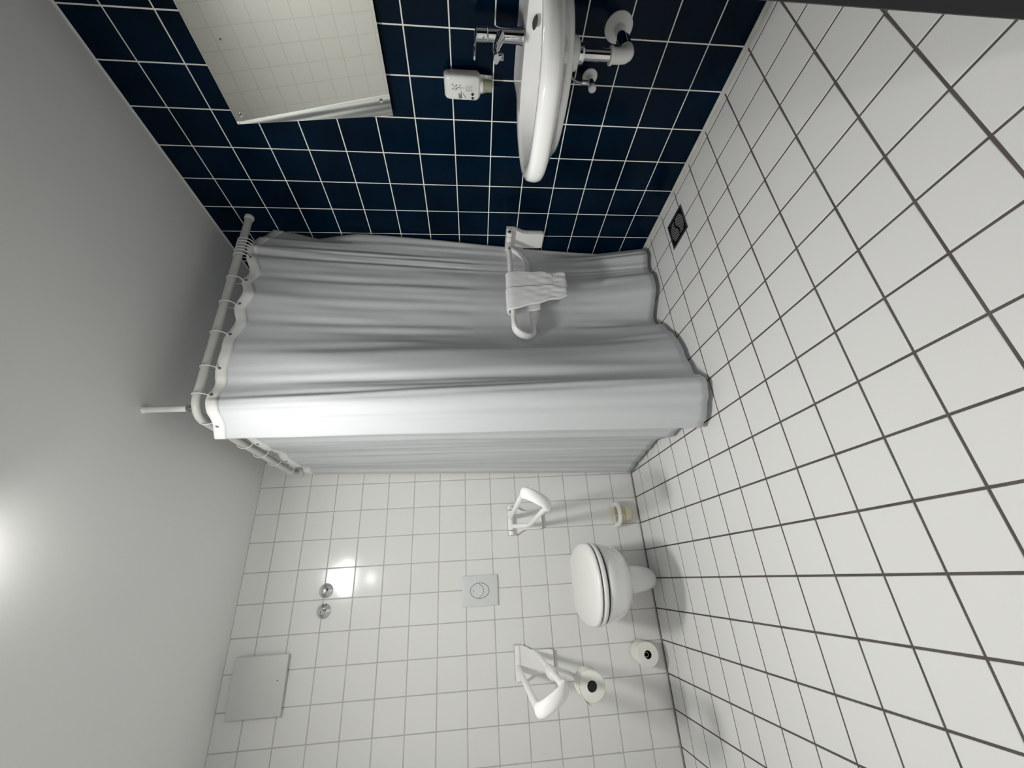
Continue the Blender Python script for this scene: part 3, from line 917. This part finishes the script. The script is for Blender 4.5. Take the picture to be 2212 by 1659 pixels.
def mk_roll(bm, cx, cz, y0, y1, ro, ri):
    prof = [(ri, y0), (ro - 0.003, y0), (ro, y0 + 0.003), (ro, y1 - 0.003), (ro - 0.003, y1), (ri, y1), (ri, y0)]
    lathe(bm, prof, (cx, 0, cz), (0, -1, 0), 44, cap0=False, cap1=False)
    bmesh.ops.remove_doubles(bm, verts=bm.verts, dist=1e-6)
one('paper', 'paper', tr, lambda bm: mk_roll(bm, HX, HZ, 0.400, 0.500, 0.0575, 0.0225))
def core(bm, cx, cz, y0, y1, r): 
    prof = [(r + 0.0004, y0), (r + 0.0004, y1), (r - 0.0012, y1), (r - 0.0012, y0), (r + 0.0004, y0)]
    lathe(bm, prof, (cx, 0, cz), (0, -1, 0), 32, cap0=False, cap1=False)
one('core', 'paper', tr, lambda bm: core(bm, HX, HZ, 0.399, 0.5015, 0.0225))
def tail(bm):
    # loose sheet leaving the roll on the far left, sticking out and down
    pts = [(HX + 0.0575 * math.cos(t), HZ + 0.0575 * math.sin(t)) for t in (1.2, 1.6, 2.0, 2.35)]
    pts += [(HX - 0.054, HZ + 0.031), (HX - 0.062, HZ + 0.020), (HX - 0.067, HZ + 0.011)]
    V = [[bm.verts.new((x, yy, z)) for x, z in pts] for yy in (-0.401, -0.502)]
    for i in range(len(pts) - 1): bm.faces.new((V[0][i], V[0][i + 1], V[1][i + 1], V[1][i]))
tl = one('loose_sheet', 'paper', tr, tail)
md = tl.modifiers.new('thick', 'SOLIDIFY'); md.thickness = 0.001

# spare roll on a pin low on the wall
SX, SZ = -2.077, 0.134
pin = thing('spare_roll_pin', 'chrome pin for the spare roll low on the white wall', 'roll holder', (SX, 0, SZ))
def pinfn(bm):
    lathe(bm, [(0.012, 0.0), (0.012, 0.098), (0.0105, 0.098), (0.0105, 0.02)], (SX, 0, SZ), (0, -1, 0), 24, cap1=True)
one('pin', 'chrome', pin, pinfn)
one('pin_base', 'white_plastic', pin, lambda bm: lathe(bm, [(0.022, 0), (0.022, 0.004), (0.012, 0.006)], (SX, 0, SZ), (0, -1, 0), 24))
sr = thing('toilet_roll', 'spare toilet paper roll on the wall near the floor', 'toilet roll', (SX, -0.06, SZ - 0.058), 'toilet rolls')
one('paper', 'paper', sr, lambda bm: mk_roll(bm, SX, SZ - 0.006, 0.008, 0.106, 0.058, 0.0195))
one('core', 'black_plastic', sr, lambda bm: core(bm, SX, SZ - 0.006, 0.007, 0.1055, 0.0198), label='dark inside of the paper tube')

# ------------------------------------------------------------------ toilet
WX = -1.722
wc = thing('toilet', 'white wall hung toilet with closed lid on the white wall', 'toilet', (WX, -0.2, 0.04))
SH_B = [(0, .86), (.12, .88), (.3, .97), (.48, 1.0), (.62, .985), (.75, .90), (.85, .76), (.92, .57), (.97, .36), (1.0, .0)]
SH_L = [(0, .74), (.08, .80), (.25, .93), (.45, 1.0), (.6, .985), (.74, .89), (.85, .72), (.92, .535), (.97, .33), (1.0, .0)]
FS = [0, .03, .07, .12, .18, .25, .32, .4, .48, .55, .62, .68, .74, .79, .84, .88, .915, .945, .968, .985, .995, 1.0]
def smt(tb, x):
    # smooth table with sqrt ending so that the front is round
    return table(tb, x)
def wring(sh, y0, y1, hw, z, s=1.0, back_round=0.0):
    R_, L_ = [], []
    for f_ in FS:
        y = lerp(y0, y1, f_)
        if f_ > 0.62:
            u = (f_ - 0.62) / 0.38
            h = table(sh, 0.62) * math.sqrt(max(0.0, 1 - u ** 2.05))
        else:
            h = table(sh, f_)
        h *= hw
        if back_round and f_ < 0.07:
            h *= 1 - back_round * (1 - f_ / 0.07) ** 2
        R_.append((h, y)); L_.append((-h, y))
    pts = R_ + L_[-2::-1]
    cy = (y0 + y1) / 2
    return [Vector((WX + a * s, cy + (b - cy) * s, z)) for a, b in pts]
def bowl(bm):
    R_ = [wring(SH_B, -0.002, -0.14, 0.016, 0.034),
          wring(SH_B, -0.001, -0.190, 0.036, 0.040),
          wring(SH_B, 0.0, -0.222, 0.052, 0.060),
          wring(SH_B, 0.0, -0.243, 0.063, 0.098),
          wring(SH_B, 0.0, -0.255, 0.070, 0.150),
          wring(SH_B, 0.0, -0.262, 0.075, 0.195),
          wring(SH_B, 0.0, -0.285, 0.080, 0.222),
          wring(SH_B, 0.0, -0.335, 0.093, 0.236),
          wring(SH_B, 0.0, -0.410, 0.114, 0.250),
          wring(SH_B, 0.0, -0.490, 0.136, 0.278),
          wring(SH_B, 0.0, -0.555, 0.155, 0.315),
          wring(SH_B, 0.0, -0.605, 0.168, 0.355),
          wring(SH_B, 0.0, -0.638, 0.176, 0.395),
          wring(SH_B, 0.0, -0.652, 0.179, 0.425),
          wring(SH_B, 0.0, -0.652, 0.179, 0.434),
          wring(SH_B, 0.0, -0.646, 0.176, 0.440)]
    loft(bm, R_)
one('bowl', 'ceramic', wc, bowl, angle=70)
def seat(bm):
    loft(bm, [wring(SH_L, -0.160, -0.655, 0.176, 0.4455, back_round=.1), wring(SH_L, -0.158, -0.661, 0.181, 0.450, back_round=.1),
              wring(SH_L, -0.158, -0.662, 0.182, 0.462, back_round=.1), wring(SH_L, -0.160, -0.657, 0.178, 0.468, back_round=.1)])
one('seat', 'white_plastic', wc, seat, angle=70)
def lid(bm):
    Y0, Y1 = -0.148, -0.664
    loft(bm, [wring(SH_L, Y0 - .004, Y1 + .006, 0.178, 0.4725, back_round=.15), wring(SH_L, Y0, Y1, 0.182, 0.476, back_round=.15),
              wring(SH_L, Y0, Y1, 0.1825, 0.482, back_round=.15), wring(SH_L, Y0, Y1 + .004, 0.179, 0.4885, back_round=.15),
              wring(SH_L, Y0 - .004, Y1 + .014, 0.171, 0.4935, back_round=.15), wring(SH_L, Y0 - .015, Y1 + .04, 0.152, 0.497, back_round=.15),
              wring(SH_L, Y0 - .06, Y1 + .12, 0.10, 0.4995), wring(SH_L, Y0 - .14, Y1 + .22, 0.03, 0.5005)])
one('lid', 'white_plastic', wc, lid, angle=70)
one('gap_shade', 'dark_line', wc, lambda bm: loft(bm, [wring(SH_L, -0.165, -0.6535, 0.1745, 0.440), wring(SH_L, -0.165, -0.6535, 0.1745, 0.4735)]), label='dark strip painting the shade in the seat and lid gaps')  # black filler set into the seat and lid gaps to paint their shade
for s in (-1, 1):
    one('hinge', 'white_plastic', wc, lambda bm: tube(bm, [(WX + s * 0.055, -0.145, 0.458), (WX + s * 0.105, -0.145, 0.458)], [0.014, 0.014], 16))

# flush plate
fp = thing('flush_plate', 'pale grey dual flush plate on the wall above the toilet', 'flush plate', (-1.7305, 0, 0.985))
one('plate', 'plate_white', fp, lambda bm: box(bm, (-1.8085, -0.012, 0.886), (-1.6525, 0.0, 1.083), 0.0045, 3))
FC = Vector((-1.7305, 0, 0.987))
FRx, FRz = 0.0385, 0.0515
def fpt(a, k=1.0): return (FC.x + FRx * k * math.cos(a), FC.z + FRz * k * math.sin(a))
FYp = -0.0119
# divider: bulges downwards (towards the floor), from left to right rim
A0, A1 = PI + 0.02, 2 * PI - 0.02
div = [(FC.x - 0.0385, FC.z + 0.001), (FC.x - 0.030, FC.z - 0.001), (FC.x - 0.027, FC.z - 0.006)] + \
      [(FC.x + 0.027 * math.cos(t), FC.z - 0.0045 - 0.0165 * math.sin(t) ** 0.9) for t in [PI - PI * k / 14 for k in range(1, 14)]] + \
      [(FC.x + 0.027, FC.z - 0.006), (FC.x + 0.030, FC.z - 0.001), (FC.x + 0.0385, FC.z + 0.001)]
up_ = [fpt(PI * k / 24) for k in range(1, 24)]
dn_ = [fpt(2 * PI - PI * k / 24) for k in range(1, 24)]
def prism(bm, pts, y0, y1):
    loft(bm, [[Vector((x, y0, z)) for x, z in pts], [Vector((x, y1, z)) for x, z in pts]])
one('button', 'plate_white', fp, lambda bm: prism(bm, div + up_, FYp - 0.0012, FYp + 0.002), smooth=False)
one('button', 'plate_white', fp, lambda bm: prism(bm, div[::-1] + [p for p in reversed(dn_[::-1])][::-1][::-1], FYp - 0.0012, FYp + 0.002) if False else prism(bm, div + dn_, FYp - 0.0011, FYp + 0.002), smooth=False)
one('gap', 'grey_line', fp, lambda bm: tube(bm, [(fpt(2 * PI * k / 64)[0], FYp - 0.0012, fpt(2 * PI * k / 64)[1]) for k in range(64)], 0.0012, 6, closed=True))
one('gap', 'grey_line', fp, lambda bm: tube(bm, [(x, FYp - 0.0012, z) for x, z in div], 0.0011, 6))
one('mark', 'grey_line', fp, lambda bm: box(bm, (FC.x - 0.006, FYp - 0.0018, FC.z + 0.0315), (FC.x + 0.006, FYp - 0.0010, FC.z + 0.0335)), smooth=False)

# capped pipes high on the wall
for x, lab in ((-1.681, 'chrome cone wall cap nearer the shower, right one of the pair'), (-1.7785, 'chrome cone wall cap, left one of the pair')):
    k = thing('pipe_cap', lab, 'wall cap', (x, 0, 1.816), 'chrome wall caps')
    one('rosette', 'chrome', k, lambda bm: lathe(bm, [(0.0365, 0), (0.0365, 0.002), (0.034, 0.005), (0.017, 0.019), (0.015, 0.0195)], (x, 0, 1.816), (0, -1, 0), 40), angle=24)
    one('plug', 'chrome', k, lambda bm: lathe(bm, [(0.0148, 0.015), (0.0148, 0.028), (0.012, 0.0315), (0.009, 0.032), (0.0085, 0.026), (0.001, 0.026)], (x, 0, 1.816), (0, -1, 0), 8), angle=24)

# hatch panel under the ceiling
hp = thing('ventilation_hatch', 'flat pale square ventilation cover on the wall under the ceiling', 'vent cover', (-2.083, 0, 1.95))
def hatch(bm):
    box(bm, (-2.212, -0.026, 1.953), (-1.957, -0.012, 2.207), 0.004, 3)
one('cover', 'panel_white', hp, hatch)
one('frame', 'panel_white', hp, lambda bm: box(bm, (-2.197, -0.0125, 1.968), (-1.972, 0.0, 2.192)), smooth=False)
one('dot', 'dark_line', hp, lambda bm: lathe(bm, [(0.0026, 0), (0.0026, 0.001)], (-2.066, -0.0255, 1.990), (0, -1, 0), 12))

# ------------------------------------------------------------------ toilet brush holder
BX, BZ = -1.366, 0.150
br = thing('toilet_brush_holder', 'empty white toilet brush holder with yellowed cup low on the wall', 'brush holder', (BX, 0, 0.05))
def uplan(hw, d, n=22):
    return [(hw, 0.0)] + [(hw * abs(math.cos(t)) ** 0.75 * (1 if math.cos(t) >= 0 else -1), -(d * 0.35 + d * 0.65 * abs(math.sin(t)) ** 0.8)) for t in [PI * k / (n - 1) for k in range(n)]] + [(-hw, 0.0)]
rp = uplan(0.058, 0.098)
one('ring', 'white_plastic', br, lambda bm: tube(bm, [(BX + x, y, BZ) for x, y in rp], [(0.0125, 0.015)] * len(rp), 14, ref=(0, 0, 1)), angle=80)
def cup(bm):
    R_ = []
    for z, s in ((0.060, 0.80), (0.063, 0.84), (0.10, 0.90), (0.150, 0.94), (0.150, 0.88), (0.10, 0.85), (0.066, 0.79)):
        q = uplan(0.050 * s / 0.94, 0.088 * s / 0.94)
        R_.append([Vector((BX + x, min(y, -0.006), z)) for x, y in q])
    loft(bm, R_)
one('cup', 'yellow_cup', br, cup, angle=60, label='yellowed clear cup')
one('back_plate', 'yellow_back', br, lambda bm: box(bm, (BX - 0.042, -0.006, 0.085), (BX + 0.045, 0.0, 0.182), 0.002, 1), label='yellowed back plate')
one('reflection_line', 'white_plastic', br, lambda bm: tube(bm, [(BX - 0.004, -0.007, 0.09), (BX - 0.004, -0.007, 0.18)], 0.003, 8))  # white rod that draws the vertical reflection on the back plate

# ------------------------------------------------------------------ towel over the blue wall rail
tw = thing('hand_towel', 'small white terry towel folded over the blue wall rail', 'towel', (-0.38, BY - wu, zu), None)
def towel_grid(x0, x1, front_z, back_z, yo, thick, nx=26, nv=34, taper=0.0, ph=0.0, skew=0.0):
    yc = BY - wu + 0.0
    g = []
    rr = 0.0215 + yo
    arc = PI * rr
    L1, L2 = zu - front_z, zu - back_z
    tot = L1 + arc + L2
    for i in range(nx):
        u = i / (nx - 1)
        row = []
        for j in range(nv):
            s = tot * j / (nv - 1)
            if s < L1:
                z = front_z + s; y = yc - rr - 0.010 * math.sin(PI * (1 - s / L1) * 0.5)
                dn = 1 - s / L1
                d = Vector((0, -1, 0))
            elif s < L1 + arc:
                a = (s - L1) / rr
                y = yc - rr * math.cos(a); z = zu + rr * math.sin(a); dn = 0
                d = Vector((0, -math.cos(a), math.sin(a)))
            else:
                q = s - L1 - arc
                z = zu - q; y = yc + rr; dn = 0.6 * q / L2
                d = Vector((0, 0.4, 0))
            xx = lerp(x0, x1, u)
            xx += skew * dn + taper * dn * (u - 0.5)
            xx += 0.0035 * math.sin(z * 60 + ph) * (0.3 + dn)
            wv_ = 0.0016 * math.sin(u * 5 + z * 30 + ph) * dn + 0.0006 * math.sin(u * 19 - z * 13 + 1.7 * ph) * (0.3 + dn) + 0.0009 * math.sin(z * 70 + u * 14 + ph) * (0.4 + dn)
            row.append(Vector((xx, y, z)) + d * wv_)
        g.append(row)
    return g
def grid_fn(g):
    def fn(bm):
        V = [[bm.verts.new(p) for p in r] for r in g]
        for a, b in zip(V[:-1], V[1:]):
            for j in range(len(a) - 1): bm.faces.new((a[j], a[j + 1], b[j + 1], b[j]))
    return fn
def cloth(name, g, th, label=None):
    o = one(name, 'towel', tw, grid_fn(g), angle=180, label=label)
    s = o.modifiers.new('thick', 'SOLIDIFY'); s.thickness = th; s.offset = 0
    s = o.modifiers.new('sub', 'SUBSURF'); s.levels = 1; s.render_levels = 1
    return o
cloth('folded_layer', towel_grid(-0.272, -0.405, 0.524, 0.665, 0.004, 0.011, ph=0.4, taper=0.046, skew=0.005), 0.009)
cloth('folded_layer', towel_grid(-0.372, -0.506, 0.529, 0.655, 0.007, 0.012, ph=2.0, taper=0.066, skew=0.035, nx=18), 0.012)
bg = towel_grid(-0.272, -0.400, 0.524, 0.665, 0.0093, 0.01, ph=0.4, taper=0.046, skew=0.005, nv=80)
one('woven_band', 'towel_band', tw, grid_fn([[p for p in r if 0.592 < p.z < 0.632 and p.y < BY - wu][:7] for r in bg]), angle=180, label='flat woven band')
